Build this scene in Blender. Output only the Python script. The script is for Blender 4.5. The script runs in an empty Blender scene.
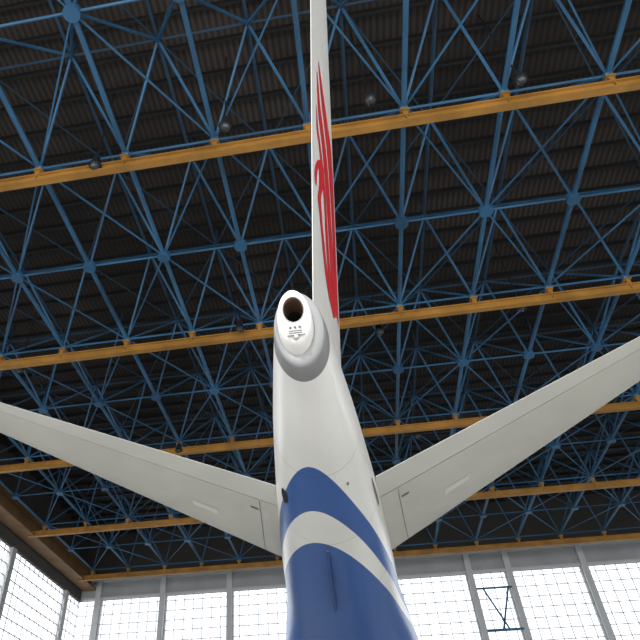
import bpy, bmesh, math, random
from mathutils import Vector, Matrix
random.seed(3)
CH=1.6
def link(o,parent=None):
    bpy.context.collection.objects.link(o)
    if parent: o.parent=parent
    return o
def empty(n):
    return link(bpy.data.objects.new(n,None))
def mesh(n,verts,faces,mats,parent=None,fm=None,smooth=False):
    me=bpy.data.meshes.new(n);me.from_pydata([tuple(v) for v in verts],[],faces)
    for m in (mats if isinstance(mats,list) else [mats]): me.materials.append(m)
    if fm:
        for p,i in zip(me.polygons,fm): p.material_index=i
    if smooth:
        for p in me.polygons: p.use_smooth=True
    me.update()
    return link(bpy.data.objects.new(n,me),parent)
# ---------- materials
def mat(n,col,rough=.5,metal=0,noise=0,scale=3,bump=0,spec=None):
    m=bpy.data.materials.new(n);m.use_nodes=True;nt=m.node_tree;b=nt.nodes['Principled BSDF']
    b.inputs['Roughness'].default_value=rough;b.inputs['Metallic'].default_value=metal
    if spec is not None:b.inputs['Specular IOR Level'].default_value=spec
    b.inputs['Base Color'].default_value=(*col,1)
    if noise:
        tc=nt.nodes.new('ShaderNodeTexCoord');nz=nt.nodes.new('ShaderNodeTexNoise');nz.inputs['Scale'].default_value=scale;nz.inputs['Detail'].default_value=6
        r=nt.nodes.new('ShaderNodeValToRGB');r.color_ramp.elements[0].position=.3;r.color_ramp.elements[1].position=.7
        r.color_ramp.elements[0].color=(*[c*(1-noise) for c in col],1);r.color_ramp.elements[1].color=(*[min(1,c*(1+noise)) for c in col],1)
        nt.links.new(tc.outputs['Object'],nz.inputs[0]);nt.links.new(nz.outputs[0],r.inputs[0]);nt.links.new(r.outputs[0],b.inputs['Base Color'])
    return m
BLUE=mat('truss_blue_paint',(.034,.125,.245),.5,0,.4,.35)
BLUE_SHADE=mat('truss_blue_shaded',(.018,.050,.090),.6,0,.35,.35)  # same truss blue, with the upper layer's dimness put into the colour
YEL=mat('yellow_beam_paint',(.41,.20,.040),.5,0,.25,.8)
DARK=mat('dark_steel',(.012,.012,.013),.6,0,.2,1)
WHITE=mat('aircraft_white_paint',(.80,.78,.74),.3,0,.04,1.2)
STAB=mat('stabiliser_grey_paint',(.60,.585,.53),.4,0,.06,1.5)
STABL=mat('elevator_paint',(.66,.65,.60),.4,0,.05,1.5)
PATCH=mat('light_patch_paint',(.74,.73,.70),.4)
SEAM=mat('panel_gap_dark',(.16,.16,.15),.7)
METAL=mat('bare_metal',(.24,.24,.24),.5,.2,.1,3)
BLACK=mat('black_hole',(.01,.009,.008),.8)
RUST=mat('exhaust_scorched_metal',(.10,.055,.035),.6,.4,.4,8)
RED=mat('red_livery_paint',(.66,.02,.03),.4)
NAVY=mat('navy_livery_paint',(.015,.05,.17),.35)
GLASSL=mat('lamp_glass',(.04,.045,.05),.12)
RUBBER=mat('tyre_rubber',(.02,.02,.02),.8)
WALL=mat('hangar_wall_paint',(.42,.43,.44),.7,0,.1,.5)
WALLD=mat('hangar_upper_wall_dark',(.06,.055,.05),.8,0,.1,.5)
FRAME=mat('window_frame_grey',(.45,.47,.50),.5)
CONC=mat('concrete_floor_paint',(.40,.40,.38),.5,0,.15,.3)
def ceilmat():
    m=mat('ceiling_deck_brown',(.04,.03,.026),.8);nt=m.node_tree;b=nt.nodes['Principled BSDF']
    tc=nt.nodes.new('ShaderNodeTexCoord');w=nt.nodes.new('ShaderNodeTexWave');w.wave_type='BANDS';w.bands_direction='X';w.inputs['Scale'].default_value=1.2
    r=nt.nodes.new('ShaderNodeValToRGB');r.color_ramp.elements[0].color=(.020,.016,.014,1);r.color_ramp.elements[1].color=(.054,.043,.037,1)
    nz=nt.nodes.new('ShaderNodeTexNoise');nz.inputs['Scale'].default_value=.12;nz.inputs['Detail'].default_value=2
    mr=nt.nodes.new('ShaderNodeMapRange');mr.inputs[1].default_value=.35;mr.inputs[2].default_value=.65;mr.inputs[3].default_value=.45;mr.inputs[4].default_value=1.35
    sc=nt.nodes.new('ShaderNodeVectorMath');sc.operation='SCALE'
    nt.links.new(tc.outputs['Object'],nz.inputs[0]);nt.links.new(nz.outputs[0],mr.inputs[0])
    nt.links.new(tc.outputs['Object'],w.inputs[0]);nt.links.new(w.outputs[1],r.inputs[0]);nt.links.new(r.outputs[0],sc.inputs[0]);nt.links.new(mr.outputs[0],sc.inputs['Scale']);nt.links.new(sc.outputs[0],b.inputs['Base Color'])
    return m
CEIL=ceilmat()
class MB:
    def __init__(s): s.v=[];s.f=[];s.m=[]
    def tube(s,a,b,r,n=6,mi=0,r2=None):
        a=Vector(a);b=Vector(b);d=(b-a)
        if d.length<1e-6:return
        d.normalize();up=Vector((0,0,1)) if abs(d.z)<.95 else Vector((1,0,0))
        x=d.cross(up).normalized();y=d.cross(x);k=len(s.v);r2=r if r2 is None else r2
        for p,rr in((a,r),(b,r2)):
            for i in range(n):
                t=2*math.pi*(i+.5)/n;s.v.append(p+x*math.cos(t)*rr+y*math.sin(t)*rr)
        for i in range(n):
            j=(i+1)%n;s.f.append((k+i,k+j,k+n+j,k+n+i));s.m.append(mi)
        s.f.append(tuple(k+i for i in range(n))[::-1]);s.m.append(mi)
        s.f.append(tuple(k+n+i for i in range(n)));s.m.append(mi)
    def box(s,c,d,mi=0):
        k=len(s.v);cx,cy,cz=c;dx,dy,dz=[q/2 for q in d]
        for z in(-dz,dz):
            for x,y in((-dx,-dy),(dx,-dy),(dx,dy),(-dx,dy)): s.v.append(Vector((cx+x,cy+y,cz+z)))
        for f in((3,2,1,0),(4,5,6,7),(0,1,5,4),(1,2,6,5),(2,3,7,6),(3,0,4,7)): s.f.append(tuple(k+i for i in f));s.m.append(mi)
    def ball(s,c,r,mi=0,n=8,h=5,sz=1):
        k=len(s.v);c=Vector(c)
        for i in range(h+1):
            p=math.pi*i/h
            for j in range(n):
                t=2*math.pi*j/n;s.v.append(c+Vector((math.sin(p)*math.cos(t),math.sin(p)*math.sin(t),math.cos(p)*sz))*r)
        for i in range(h):
            for j in range(n):
                s.f.append((k+i*n+j,k+(i+1)*n+j,k+(i+1)*n+(j+1)%n,k+i*n+(j+1)%n));s.m.append(mi)
    def obj(s,n,mats,parent=None,smooth=False): return mesh(n,s.v,s.f,mats,parent,s.m,smooth)
# ---------- hangar
HX0,HX1=-26.3,36.5; HY0,HY1=-14.,57.6
BZ=20+CH; TZ=23.3+CH; CZ=24.6+CH
SX,OX=3.48,.4; SY,OY=5.28,12.0
tr=MB()
ix=[i for i in range(-7,11)]; jy=[j for j in range(-5,9)]
def N(i,j): return (OX+SX*i,OY+SY*j,BZ)
def T(i,j): return (OX+SX*(i+.5),OY+SY*(j+.5),TZ)
for i in ix:
    for j in jy:
        p=N(i,j)
        if j%2: tr.tube((p[0],p[1],p[2]-.16),(p[0],p[1],p[2]+.12),.28,14,0)
        else: tr.ball(p,.2,0)
        if i<ix[-1]: tr.tube(p,N(i+1,j),.05,6,0)
        if j<jy[-1]: tr.tube(p,N(i,j+1),.10,6,0)
        for di in(-1,0):
            for dj in(-1,0):
                if ix[0]<=i+di<ix[-1] and jy[0]<=j+dj<jy[-1]:
                    tr.tube(p,T(i+di,j+dj),.058,5,0)
        if i<ix[-1] and j<jy[-1]:
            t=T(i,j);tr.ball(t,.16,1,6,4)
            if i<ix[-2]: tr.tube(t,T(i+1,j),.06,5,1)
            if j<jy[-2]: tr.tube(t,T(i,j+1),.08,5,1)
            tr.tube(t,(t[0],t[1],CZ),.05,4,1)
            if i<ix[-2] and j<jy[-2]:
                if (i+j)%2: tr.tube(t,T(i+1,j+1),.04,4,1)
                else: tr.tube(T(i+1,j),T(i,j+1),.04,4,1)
            a=N(i,j);b=N(i+1,j+1);c=N(i+1,j);d=N(i,j+1)
            if (i+j)%2: tr.tube(a,b,.042,4,0)
            else: tr.tube(c,d,.042,4,0)
tr.obj('roof_truss',[BLUE,BLUE_SHADE])
pu=MB()
y=HY0+.5
while y<HY1-.3:
    pu.box(((HX0+HX1)/2,y,CZ-.14),(HX1-HX0-.3,.12,.26),0);y+=1.32
pu.obj('roof_purlins',[DARK])
yb=MB()
for j in range(-4,9,2):
    y=OY+SY*j;z=BZ-.72
    L=HX1-HX0-2.2;cx=(HX0+HX1)/2
    yb.box((cx,y,z+.18),(L,.26,.06));yb.box((cx,y,z-.19),(L,.28,.07));yb.box((cx,y,z),(L,.06,.36))
    for i in ix:
        x=OX+SX*i;yb.box((x,y,z+.34),(.18,.16,.3))
        yb.box((x,y,z+.52),(.34,.3,.06))
        yb.box((x,y,z),(.05,.22,.3))
yb.obj('crane_rail_beams',[YEL])
eb=MB()
eb.box((HX0+.75,(HY0+HY1)/2,BZ-.15),(.5,HY1-HY0-.5,1.3));eb.box((HX0+1.0,(HY0+HY1)/2,BZ-.82),(1.3,HY1-HY0-.5,.10));eb.box((HX0+1.0,(HY0+HY1)/2,BZ+.5),(1.2,HY1-HY0-.5,.08))
BROWN=mat('edge_beam_brown',(.20,.11,.045),.6,0,.2,1)
eb.obj('edge_beam',[BROWN])
lm=MB()
for (x,y) in [(2.6,11.0),(-2.5,11.1),(-7.6,11.8),(7.6,11.2),(2.8,23.5),(-4,22),(9.5,23),(-10,33),(5,34),(13,33),(-16,44),(0,44),(14,44),(-16,23)]:
    z=BZ-.1
    lm.tube((x,y,CZ-.004),(x,y,z-.15),.03,6,0);lm.tube((x,y,z-.15),(x,y,z-.42),.13,10,0,.17);lm.tube((x,y,z-.42),(x,y,z-.62),.17,12,0,.25);lm.ball((x,y,z-.63),.2,1,10,6)
lm.obj('high_bay_lamps',[DARK,GLASSL],smooth=False)
def quad(n,vs,m): return mesh(n,vs,[(0,1,2,3)],m)
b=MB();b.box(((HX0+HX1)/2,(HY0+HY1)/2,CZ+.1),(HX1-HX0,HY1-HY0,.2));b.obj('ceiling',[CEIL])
b=MB();b.box(((HX0+HX1)/2,20,-.1),(HX1-HX0+2,90,.2));b.obj('floor',[CONC])
quad('ground',[(-300,-300,-.25),(300,-300,-.25),(300,300,-.25),(-300,300,-.25)],mat('apron_concrete',(.4,.4,.38),.8,0,.1,.1))
WZ1=18.25+CH; WZ0=11.+CH; WZ2=20.0+CH
def wall(n,axis,fixed,a0,a1,pillars,band=0):
    w=MB();t=.3
    def bx(u0,u1,z0,z1,th=t,mi=0,off=0):
        if axis=='x': w.box(((u0+u1)/2,fixed+off,(z0+z1)/2),(u1-u0,th,z1-z0),mi)
        else: w.box((fixed+off,(u0+u1)/2,(z0+z1)/2),(th,u1-u0,z1-z0),mi)
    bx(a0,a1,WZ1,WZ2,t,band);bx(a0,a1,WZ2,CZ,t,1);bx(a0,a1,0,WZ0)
    for p in pillars: bx(p-.32,p+.32,WZ0,WZ1,.5)
    w.obj(n,[WALL,WALLD])
    f=MB()
    def bx2(u0,u1,z0,z1,th):
        if axis=='x': f.box(((u0+u1)/2,fixed,(z0+z1)/2),(u1-u0,th,z1-z0))
        else: f.box((fixed,(u0+u1)/2,(z0+z1)/2),(th,u1-u0,z1-z0))
    u=a0
    while u<a1: bx2(u-.03,u+.03,WZ0,WZ1,.08);u+=.87
    z=WZ0
    while z<WZ1: bx2(a0,a1,z-.03,z+.03,.07);z+=.85
    return f
px=[-24.3,-17.9,-11.5,-5.2,1.1,10.15,13.5,19.8,26.1,32.4]
wall('wall_far','x',HY1,HX0,HX1,px).obj('window_1',[FRAME])
py=[OY+SY*(j) for j in range(-4,9,2)]
wall('wall_left','y',HX0,HY0,HY1,py,1).obj('window_2',[FRAME])
wall('wall_right','y',HX1,HY0,HY1,py).obj('window_3',[FRAME])
b=MB();b.box(((HX0+HX1)/2,HY1-.25,WZ1+.1),(HX1-HX0-1,.25,.2));b.box(((HX0+HX1)/2,HY1-.25,WZ2-.05),(HX1-HX0-1,.25,.2))
for p in px: b.box((p,HY1-.4,(WZ0+WZ2)/2),(.5,.35,WZ2-WZ0+.6))
b.obj('trim_1',[mat('trim_pale',(.62,.63,.64),.6)])
b=MB();yy=HY1-.65
b.tube((10.4,yy,BZ-3.2),(13.3,yy,BZ-3.2),.09,6);b.tube((10.9,yy,BZ-3.2),(12.2,yy,BZ-6.5),.08,6);b.tube((13.0,yy,BZ-3.2),(11.7,yy,BZ-6.5),.08,6);b.tube((10.4,yy,BZ-6.5),(13.3,yy,BZ-6.5),.09,6);b.obj('wall_bracing',[BLUE])
# ---------- aircraft
A=empty('airliner')
XC=-.22
def H(v): return Vector((v[0],v[1],v[2]+CH))
ST=[ # Y, hc, rx, rz, slant
(4.66,3.81,.275,.365,.47),(4.90,3.80,.315,.41,.42),(5.35,3.78,.385,.50,.30),(6.0,3.75,.48,.58,.12),(7.0,3.72,.60,.69,0),(8.0,3.69,.71,.78,0),(9.6,3.56,.86,.93,0),(11.3,3.40,1.0,1.08,0),
(13.,3.15,1.25,1.33,0),(16.,2.72,1.65,1.75,0),(20.,2.32,1.88,2.0,0),(30.,2.3,1.88,2.0,0),(37.,2.3,1.88,2.0,0),(39.5,2.15,1.7,1.8,0),(41.3,1.9,1.15,1.25,0),(42.2,1.7,.5,.6,0),(42.4,1.65,.02,.02,0)]
def interp(Y):
    for k in range(len(ST)-1):
        if ST[k][0]<=Y<=ST[k+1][0]:
            p0=ST[max(k-1,0)];p1=ST[k];p2=ST[k+1];p3=ST[min(k+2,len(ST)-1)]
            h=p2[0]-p1[0];t=(Y-p1[0])/h;o=[]
            for c in range(1,5):
                m1=(p2[c]-p0[c])/(p2[0]-p0[0]);m2=(p3[c]-p1[c])/(p3[0]-p1[0])
                o.append((2*t**3-3*t*t+1)*p1[c]+(t**3-2*t*t+t)*h*m1+(-2*t**3+3*t*t)*p2[c]+(t**3-t*t)*h*m2)
            return o
    return ST[-1][1:]
NS=96
def ringpts(Y,hc,rx,rz,sl,n=NS,e=1.0):
    o=[]
    for i in range(n):
        a=2*math.pi*i/n
        x=math.sin(a)*rx; z=-math.cos(a)*rz
        o.append(H((XC+x,Y-sl*z,hc+z)))
    return o
def surf(Y,a,out=0): # point on fuselage skin; a=0 belly, + starboard
    hc,rx,rz,sl=interp(Y)
    x=math.sin(a)*(rx+out);z=-math.cos(a)*(rz+out)
    return H((XC+x,Y-sl*z,hc+z))
Ys=[];y=4.66
while y<42.39:
    Ys.append(y);y+=.05 if y<14 else .5
Ys.append(42.4)
V=[];F=[];PH=[];YY=[]
A0=-.20
for Y in Ys:
    V+=ringpts(Y,*interp(Y))
    for i in range(NS):
        a=2*math.pi*i/NS;a=a if a<=math.pi else a-2*math.pi
        PH.append(abs(a-A0)/(math.pi/2));YY.append(Y)
for k in range(len(Ys)-1):
    for i in range(NS):
        j=(i+1)%NS;F.append((k*NS+i,k*NS+j,(k+1)*NS+j,(k+1)*NS+i))
def livery():
    m=mat('fuselage_livery_paint',(.80,.78,.74),.28);nt=m.node_tree;b=nt.nodes['Principled BSDF']
    def attr(n):
        a=nt.nodes.new('ShaderNodeAttribute');a.attribute_name=n;return a.outputs['Fac']
    def mth(op,a,bb=None):
        q=nt.nodes.new('ShaderNodeMath');q.operation=op
        for k,s in enumerate((a,bb)):
            if s is None: continue
            if isinstance(s,(int,float)): q.inputs[k].default_value=s
            else: nt.links.new(s,q.inputs[k])
        return q.outputs[0]
    v=attr('stripe')
    ramp=nt.nodes.new('ShaderNodeValToRGB');cr=ramp.color_ramp;cr.interpolation='CONSTANT'
    W=(.80,.78,.74,1);B=(.022,.095,.33,1)
    stops=[(0,W),(5.97,B),(6.88,W),(7.72,B),(10.8,W)]
    cr.elements[0].position=0;cr.elements[0].color=W
    cr.elements[1].position=stops[1][0]/20;cr.elements[1].color=B
    for s,c in stops[2:]:
        e=cr.elements.new(s/20);e.color=c
    nt.links.new(mth('DIVIDE',v,20.),ramp.inputs[0])
    yv=attr('station')
    fr=mth('FRACT',mth('DIVIDE',yv,1.55));ln=mth('LESS_THAN',fr,.008)
    nz=nt.nodes.new('ShaderNodeTexNoise');nz.inputs['Scale'].default_value=1.5;nz.inputs['Detail'].default_value=8
    tc=nt.nodes.new('ShaderNodeTexCoord');nt.links.new(tc.outputs['Object'],nz.inputs[0])
    mr=nt.nodes.new('ShaderNodeMapRange');mr.inputs[3].default_value=.9;mr.inputs[4].default_value=1.06;nt.links.new(nz.outputs[0],mr.inputs[0])
    dk=mth('MULTIPLY',mr.outputs[0],mth('SUBTRACT',1.0,mth('MULTIPLY',ln,.3)))
    mx=nt.nodes.new('ShaderNodeVectorMath');mx.operation='SCALE';nt.links.new(ramp.outputs[0],mx.inputs[0]);nt.links.new(dk,mx.inputs['Scale'])
    nt.links.new(mx.outputs[0],b.inputs['Base Color'])
    return m
fo=mesh('fuselage',V,F,livery(),A,smooth=True)
at=fo.data.attributes.new('stripe','FLOAT','POINT');at.data.foreach_set('value',[min(19,max(0,yy-4.0*min(p,1.9)**2)) for yy,p in zip(YY,PH)])
at=fo.data.attributes.new('station','FLOAT','POINT');at.data.foreach_set('value',YY)
def loft(n,rings,mats,fm=None,cap0=False,cap1=False,smooth=True,parent=A):
    v=[];f=[];m=[];n_=len(rings[0])
    for r in rings: v+=r
    for k in range(len(rings)-1):
        for i in range(n_):
            j=(i+1)%n_;f.append((k*n_+i,k*n_+j,(k+1)*n_+j,(k+1)*n_+i));m.append(fm[k] if fm else 0)
    if cap0: f.append(tuple(range(n_))[::-1]);m.append(fm[0] if fm else 0)
    if cap1: f.append(tuple((len(rings)-1)*n_+i for i in range(n_)));m.append(fm[-1] if fm else 0)
    return mesh(n,v,f,mats,parent,m,smooth)
DX=-.035
def shift(L,d): return [p+Vector((d,0,0)) for p in L]
R=[ringpts(4.67,3.81,.277,.367,.47),ringpts(4.60,3.812,.268,.357,.47),shift(ringpts(4.50,3.82,.250,.342,.47),-.004),shift(ringpts(4.46,3.825,.235,.325,.47),-.008),shift(ringpts(4.48,3.85,.16,.25,.47),DX)]
loft('tail_cone_ring',R,[METAL])
def hole(cY,ch,r,sl,n=NS,ry=None):
    o=[]
    for i in range(n):
        a=2*math.pi*i/n;x=math.sin(a)*r;z=-math.cos(a)*(ry or r)
        o.append(H((XC+DX+x,cY-sl*z,ch+z)))
    return o
def ov(Y,hc,rx,rz,sl): return shift(ringpts(Y,hc,rx,rz,sl),DX)
FY=4.33;FH=3.88
R=[ov(4.55,FH-.02,.18,.275,.47),ov(4.40,FH-.005,.172,.262,.47),ov(FY+.03,FH,.160,.25,.47),ov(FY,FH,.14,.232,.47),
   hole(FY-.47*.05,FH+.05,.108,.47,ry=.125),hole(FY-.47*.05-.005,FH+.05,.098,.47,ry=.114),hole(FY+.03-.47*.05,FH+.05,.09,.47,ry=.106),hole(FY+.16,FH+.05,.083,.47,ry=.096),hole(FY+.4,FH+.05,.075,.47,ry=.085),hole(FY+.6,FH+.05,.065,.4),hole(FY+.62,FH+.05,.001,.4)]
loft('apu_exhaust_pod',R,[WHITE,METAL,RUST,BLACK],fm=[0,0,0,0,1,2,2,3,3,3])
lp=MB();
def onface(x,dz,out=.0):
    return H((XC+DX+x,FY-.47*dz-out,FH+dz-out*.4))
def fbox(x0,x1,z0,z1,th,mi):
    k=len(lp.v)
    for o in(0,th):
        for x,z in((x0,z0),(x1,z0),(x1,z1),(x0,z1)): lp.v.append(onface(x,z,o))
    for f in((3,2,1,0),(4,5,6,7),(0,1,5,4),(1,2,6,5),(2,3,7,6),(3,0,4,7)): lp.f.append(tuple(k+i for i in f));lp.m.append(mi)
fbox(-.085,.085,-.185,-.09,.03,0);fbox(-.065,.065,-.172,-.166,.035,2);fbox(-.065,.065,-.153,-.148,.035,2)
for x in(-.045,0,.045): lp.ball(onface(x,-.118,.035),.013,1)
lp.ball(onface(0,-.20,.01),.028,0)
lp.obj('tail_light_panel',[mat('panel_grey',(.50,.49,.47),.4),METAL,SEAM],A)
def patch(n,Yc,ac,ly,la,m,out=.006,rot=0,parent=A):
    v=[];N_=24
    v.append(surf(Yc,ac,out))
    for i in range(N_):
        t=2*math.pi*i/N_;u=math.cos(t)*ly;w=math.sin(t)*la
        v.append(surf(Yc+u*math.cos(rot)-w*math.sin(rot),ac+u*math.sin(rot)+w*math.cos(rot),out))
    f=[(0,1+i,1+(i+1)%N_) for i in range(N_)]
    return mesh(n,v,f,m,parent)
patch('stab_slot_dark_port',7.05,-.98,.16,.10,BLACK)  # flat black disc: dark inside of the stabiliser slot put on as colour
patch('root_slot_starboard',7.55,1.30,.38,.05,SEAM)
patch('drain_port',6.55,.55,.03,.03,SEAM);patch('drain_belly',7.9,-.1,.04,.03,SEAM)
b=MB()
pts=[(7.9,0),(8.25,.16),(9.2,.20),(9.5,0)]
for sx in(-.018,.018):
    for Y,d in pts:
        p=surf(Y,-.1,d-.02);b.v.append(p+Vector((sx,0,0)))
b.f=[(0,1,2,3),(7,6,5,4)]+[(i,(i+1)%4,4+(i+1)%4,4+i) for i in range(4)];b.m=[0]*6
b.obj('belly_blade_mast',[NAVY],A)
def foil(n=20,t=.1):
    up=[];
    for i in range(n+1):
        x=.5*(1-math.cos(math.pi*i/n))
        y=5*t*(.2969*math.sqrt(x)-.126*x-.3516*x*x+.2843*x**3-.1015*x**4)
        up.append((x,y))
    lo=[(x,-y) for x,y in up[1:-1]][::-1]
    return up+lo
def fy(x,t): return max(.0008,5*t*(.2969*math.sqrt(x)-.126*x-.3516*x*x+.2843*x**3-.1036*x**4))
def cutfoil(x0,x1,t,n=16):
    pts=[]
    for i in range(n+1):
        x=x0+(x1-x0)*(.5*(1-math.cos(math.pi*i/n)) if x0==0 else i/n)
        pts.append((x,fy(x,t)))
    return pts+[(x,-y) for x,y in pts][::-1][0:(-1 if x0==0 else None)]
def stab_pt(s,q,fx,ty):
    le=11.28-1.31*q;te=7.96-.71*q;c=le-te
    return H((-.21+s*q,le-c*fx,3.62+.11*q+ty*c))
Q=[.3,.8,1.5,2.3,3.1,3.9,4.5]
for s,nm in((-1,'port'),(1,'starboard')):
    P=empty('horizontal_stabiliser_'+nm);P.parent=A
    for part,x0,x1,m in(('fixed_surface',0,.80,STAB),('elevator',.810,1,STABL)):
        pf=cutfoil(x0,x1,.10)
        qs=Q if part=='fixed_surface' else [.66]+Q[2:]
        rings=[[stab_pt(s,q,x,y) for x,y in pf] for q in qs]
        loft(part,rings,[m],cap0=True,cap1=True,parent=P,smooth=False)
    sm=MB()
    def strip(pts,w,mi=0,off=.006):
        k=len(sm.v)
        for (q,x),(dq,dx) in pts:
            for sg in(-1,1):
                qq=q+sg*dq*w;xx=min(.995,max(.01,x+sg*dx*w));p=stab_pt(s,qq,xx,-fy(xx,.1));p.z-=off;sm.v.append(p)
        for i in range(len(pts)-1):
            sm.f.append((k+2*i,k+2*i+1,k+2*i+3,k+2*i+2));sm.m.append(mi)
    strip([((.8+i*.3,.10),(0,1)) for i in range(13)],.002)
    strip([((1.05+.25*(.4-xx),xx),(1,0)) for xx in [.02+.06*i for i in range(14)]],.004)
    strip([((1.6+i*.06,.45),(0,1)) for i in range(6)],.035,1)
    strip([((1.0+i*.05,.70),(0,1)) for i in range(3)],.010,0)
    sm.obj('panel_seams',[SEAM,PATCH],P)
def fin_pt(h,fx,ty,side=1,out=0):
    te=5.2-.55*(h-4.86);le=9.9-.95*(h-4.6);c=le-te
    return H((-.685+.1275*h+(ty*c+out)*side,le-(le-te)*fx,h))
hs=[4.0,4.4,4.8,5.2,6,7,8,9,10,11.3]
FT=.085
pf=cutfoil(0,.72,FT,20);loft('fin',[[fin_pt(h,x,y) for x,y in pf] for h in hs],[WHITE],cap0=True,cap1=True,smooth=False)
pf=cutfoil(.724,1,FT,8);loft('rudder',[[fin_pt(h,x,y) for x,y in pf] for h in hs[2:]],[WHITE],cap0=True,cap1=True,smooth=False)
# tail livery: ribbons painted on the fin skin. Layout chart: rows = diagonal paint stations down the fin, columns = from trailing edge forward
CF=[.98,.91,.82,.70,.555,.36]
CR=[40,70,110,150,190,230,270,310,340]
CHT=[[7.95,8.15,8.45,8.8,9.1,10.0],[7.6,7.8,8.1,8.4,8.75,9.5],[7.1,7.3,7.55,7.88,8.28,8.95],[6.6,6.82,7.1,7.4,7.75,8.4],[6.12,6.35,6.6,6.9,7.27,8.0],[5.68,5.9,6.13,6.4,6.75,7.5],[5.22,5.45,5.68,5.95,6.3,7.0],[4.8,5.02,5.27,5.52,5.88,6.5],[4.5,4.7,4.92,5.15,5.5,6.1]]
CT=[311.5,312,312.3,312.7,313.2,313.7,314.2,314.7,315];CW=[15.5,17,18.7,19.5,20.8,22,23.2,24.4,25]
def lerp(a,b,t): return a+(b-a)*t
def chart(x,y):
    k=0
    while k<len(CR)-2 and y>CR[k+1]: k+=1
    t=(y-CR[k])/(CR[k+1]-CR[k])
    u=(x-lerp(CT[k],CT[k+1],t))/lerp(CW[k],CW[k+1],t);u=max(.02,min(.985,u))*5
    c=min(4,int(u));s=u-c
    h=lerp(lerp(CHT[k][c],CHT[k][c+1],s),lerp(CHT[k+1][c],CHT[k+1][c+1],s),t)
    return h,lerp(CF[c],CF[c+1],s)
def cr_(pts,n=14):
    o=[]
    P=[pts[0]]+pts+[pts[-1]]
    for k in range(1,len(P)-2):
        for i in range(n):
            t=i/n
            o.append(tuple(.5*((2*P[k][c])+(-P[k-1][c]+P[k+1][c])*t+(2*P[k-1][c]-5*P[k][c]+4*P[k+1][c]-P[k+2][c])*t*t+(-P[k-1][c]+3*P[k][c]-3*P[k+1][c]+P[k+2][c])*t**3) for c in range(len(pts[0]))))
    o.append(pts[-1]);return o
rb=MB()
def ribbon(pts):
    L=cr_(pts)
    for side in(1,-1):
        k=len(rb.v)
        for i,(x,y,w) in enumerate(L):
            a=L[max(0,i-1)];b_=L[min(len(L)-1,i+1)];dx=b_[0]-a[0];dy=b_[1]-a[1];l=math.hypot(dx,dy) or 1
            nx,ny=-dy/l,dx/l
            for sg in(-1,0,1):
                h,fx=chart(x+nx*sg*w/2,y+ny*sg*w/2);rb.v.append(fin_pt(h,fx,fy(fx,FT),side,.008))
        for i in range(len(L)-1):
            for c in(0,1):
                q=k+3*i+c;rb.f.append((q,q+1,q+4,q+3));rb.m.append(0)
ribbon([(318.3,66,.5),(322.9,105,2.6),(328.2,150,3.5),(332.3,200,3.5),(335,250,3.4),(337.2,295,3.2),(339.2,330,2.6),(340,345,1)])
ribbon([(316.8,74,.5),(319.2,110,2.4),(323.5,150,3.1),(327.9,200,3.3),(331,250,3.3),(334.2,295,3.0),(337.6,325,2.0),(339.3,338,.8)])
ribbon([(316.3,106,.3),(317.3,130,1.4),(319.7,150,1.6),(324.3,195,1.8),(327.3,250,2.3),(331.1,295,2.6),(336,325,1.6)])
ribbon([(315.8,186,.8),(315.7,172,3.2),(318.2,164,4.2),(321.0,172,4.6),(321.3,186,4.4),(319.4,199,3.2),(320.3,212,2.3),(323.3,245,2.0),(327.6,285,2.0),(334,322,1.0)])
rb.obj('fin_livery_emblem',[RED],A)
for s in(-1,1):
    rings=[]
    for q,yle,c,h in((0,27.,7.5,.9),(6,23.6,4.2,1.2),(17,17.6,1.6,2.3)):
        rings.append([H((XC+s*q,yle-c*x,h+y*c)) for x,y in foil(16,.11)])
    loft('wing_'+('port' if s<0 else 'starboard'),rings,[STAB],cap0=True,cap1=True,smooth=False)
    e=MB();cx=XC+s*4.8;cz=.25+CH
    for (y0,y1,r0,r1) in((23.2,24.4,.55,.9),(24.4,27.4,.9,1.0),(27.4,28.2,1.0,.88)): e.tube((cx,y0,cz),(cx,y1,cz),r0,24,0,r1)
    e.box((cx,25.2,cz+1.0),(.25,3,.5),0);e.obj('engine_'+('port' if s<0 else 'starboard'),[WHITE],A)
g=MB()
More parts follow.
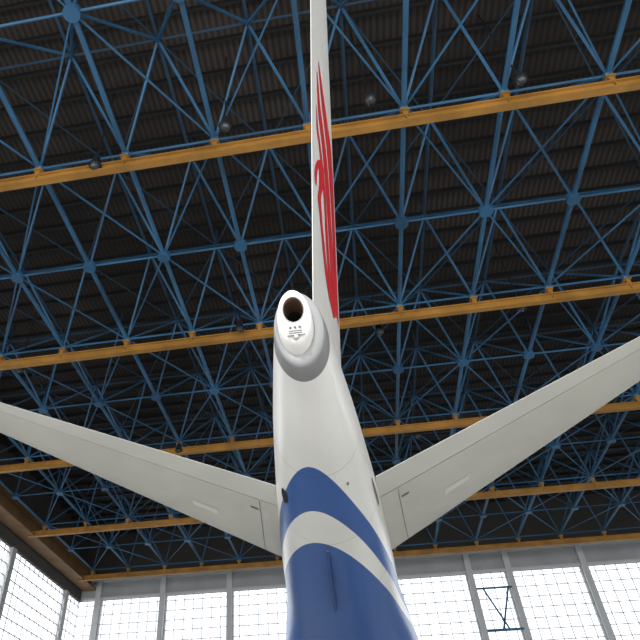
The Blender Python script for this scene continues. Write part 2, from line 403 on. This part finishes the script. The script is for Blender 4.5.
def wheel(x,y,r,w): g.tube((x-w/2,y,r),(x+w/2,y,r),r,24,0);g.tube((x-w/2-.01,y,r),(x+w/2+.01,y,r),r*.5,16,1)
for s in(-1,1):
    for d in(-.43,.43): wheel(XC+s*2.86+d,22.5,.56,.4)
    g.tube((XC+s*2.86,22.5,.56),(XC+s*2.86,22.5,2.6),.12,12,1);g.tube((XC+s*2.86-.4,22.5,.56),(XC+s*2.86+.4,22.5,.56),.07,10,1)
for d in(-.2,.2): wheel(XC+d,38,.34,.2)
g.tube((XC,38,.34),(XC,38,2.4),.08,12,1);g.tube((XC-.2,38,.34),(XC+.2,38,.34),.05,10,1)
g.obj('landing_gear',[RUBBER,METAL],A)
# ---------- light
w=bpy.data.worlds.new('sky');bpy.context.scene.world=w;w.use_nodes=True
w.node_tree.nodes['Background'].inputs[0].default_value=(.90,.95,1,1);w.node_tree.nodes['Background'].inputs[1].default_value=2.2
def area(n,loc,rot,sx,sy,p,col=(1,1,1)):
    l=bpy.data.lights.new(n,'AREA');l.shape='RECTANGLE';l.size=sx;l.size_y=sy;l.energy=p;l.color=col
    o=link(bpy.data.objects.new(n,l));o.location=loc;o.rotation_euler=rot;return o
area('daylight_from_open_door',(4,HY0+1,9),(math.radians(90),0,0),50,16,5000,(1,.98,.95))
s=bpy.data.lights.new('sun','SUN');s.energy=3.3;s.angle=.02;so=link(bpy.data.objects.new('sun',s));so.rotation_euler=(math.radians(62),0,math.radians(-12))
# ---------- camera
cam=bpy.data.cameras.new('camera');co=link(bpy.data.objects.new('camera',cam));bpy.context.scene.camera=co
M=Matrix(((.9850,.1243,-.1200),(.1723,-.6521,.7383),(-.0135,.7478,.6637)))
rm=Matrix.Identity(4)
for r in range(3):
    rm[r][0]=M[r][0];rm[r][1]=M[r][1];rm[r][2]=-M[r][2]
rm[2][3]=CH
co.matrix_world=rm
cam.sensor_width=36;cam.lens=33.75;cam.shift_x=72/640;cam.clip_end=500
bpy.context.scene.view_settings.view_transform='Standard'
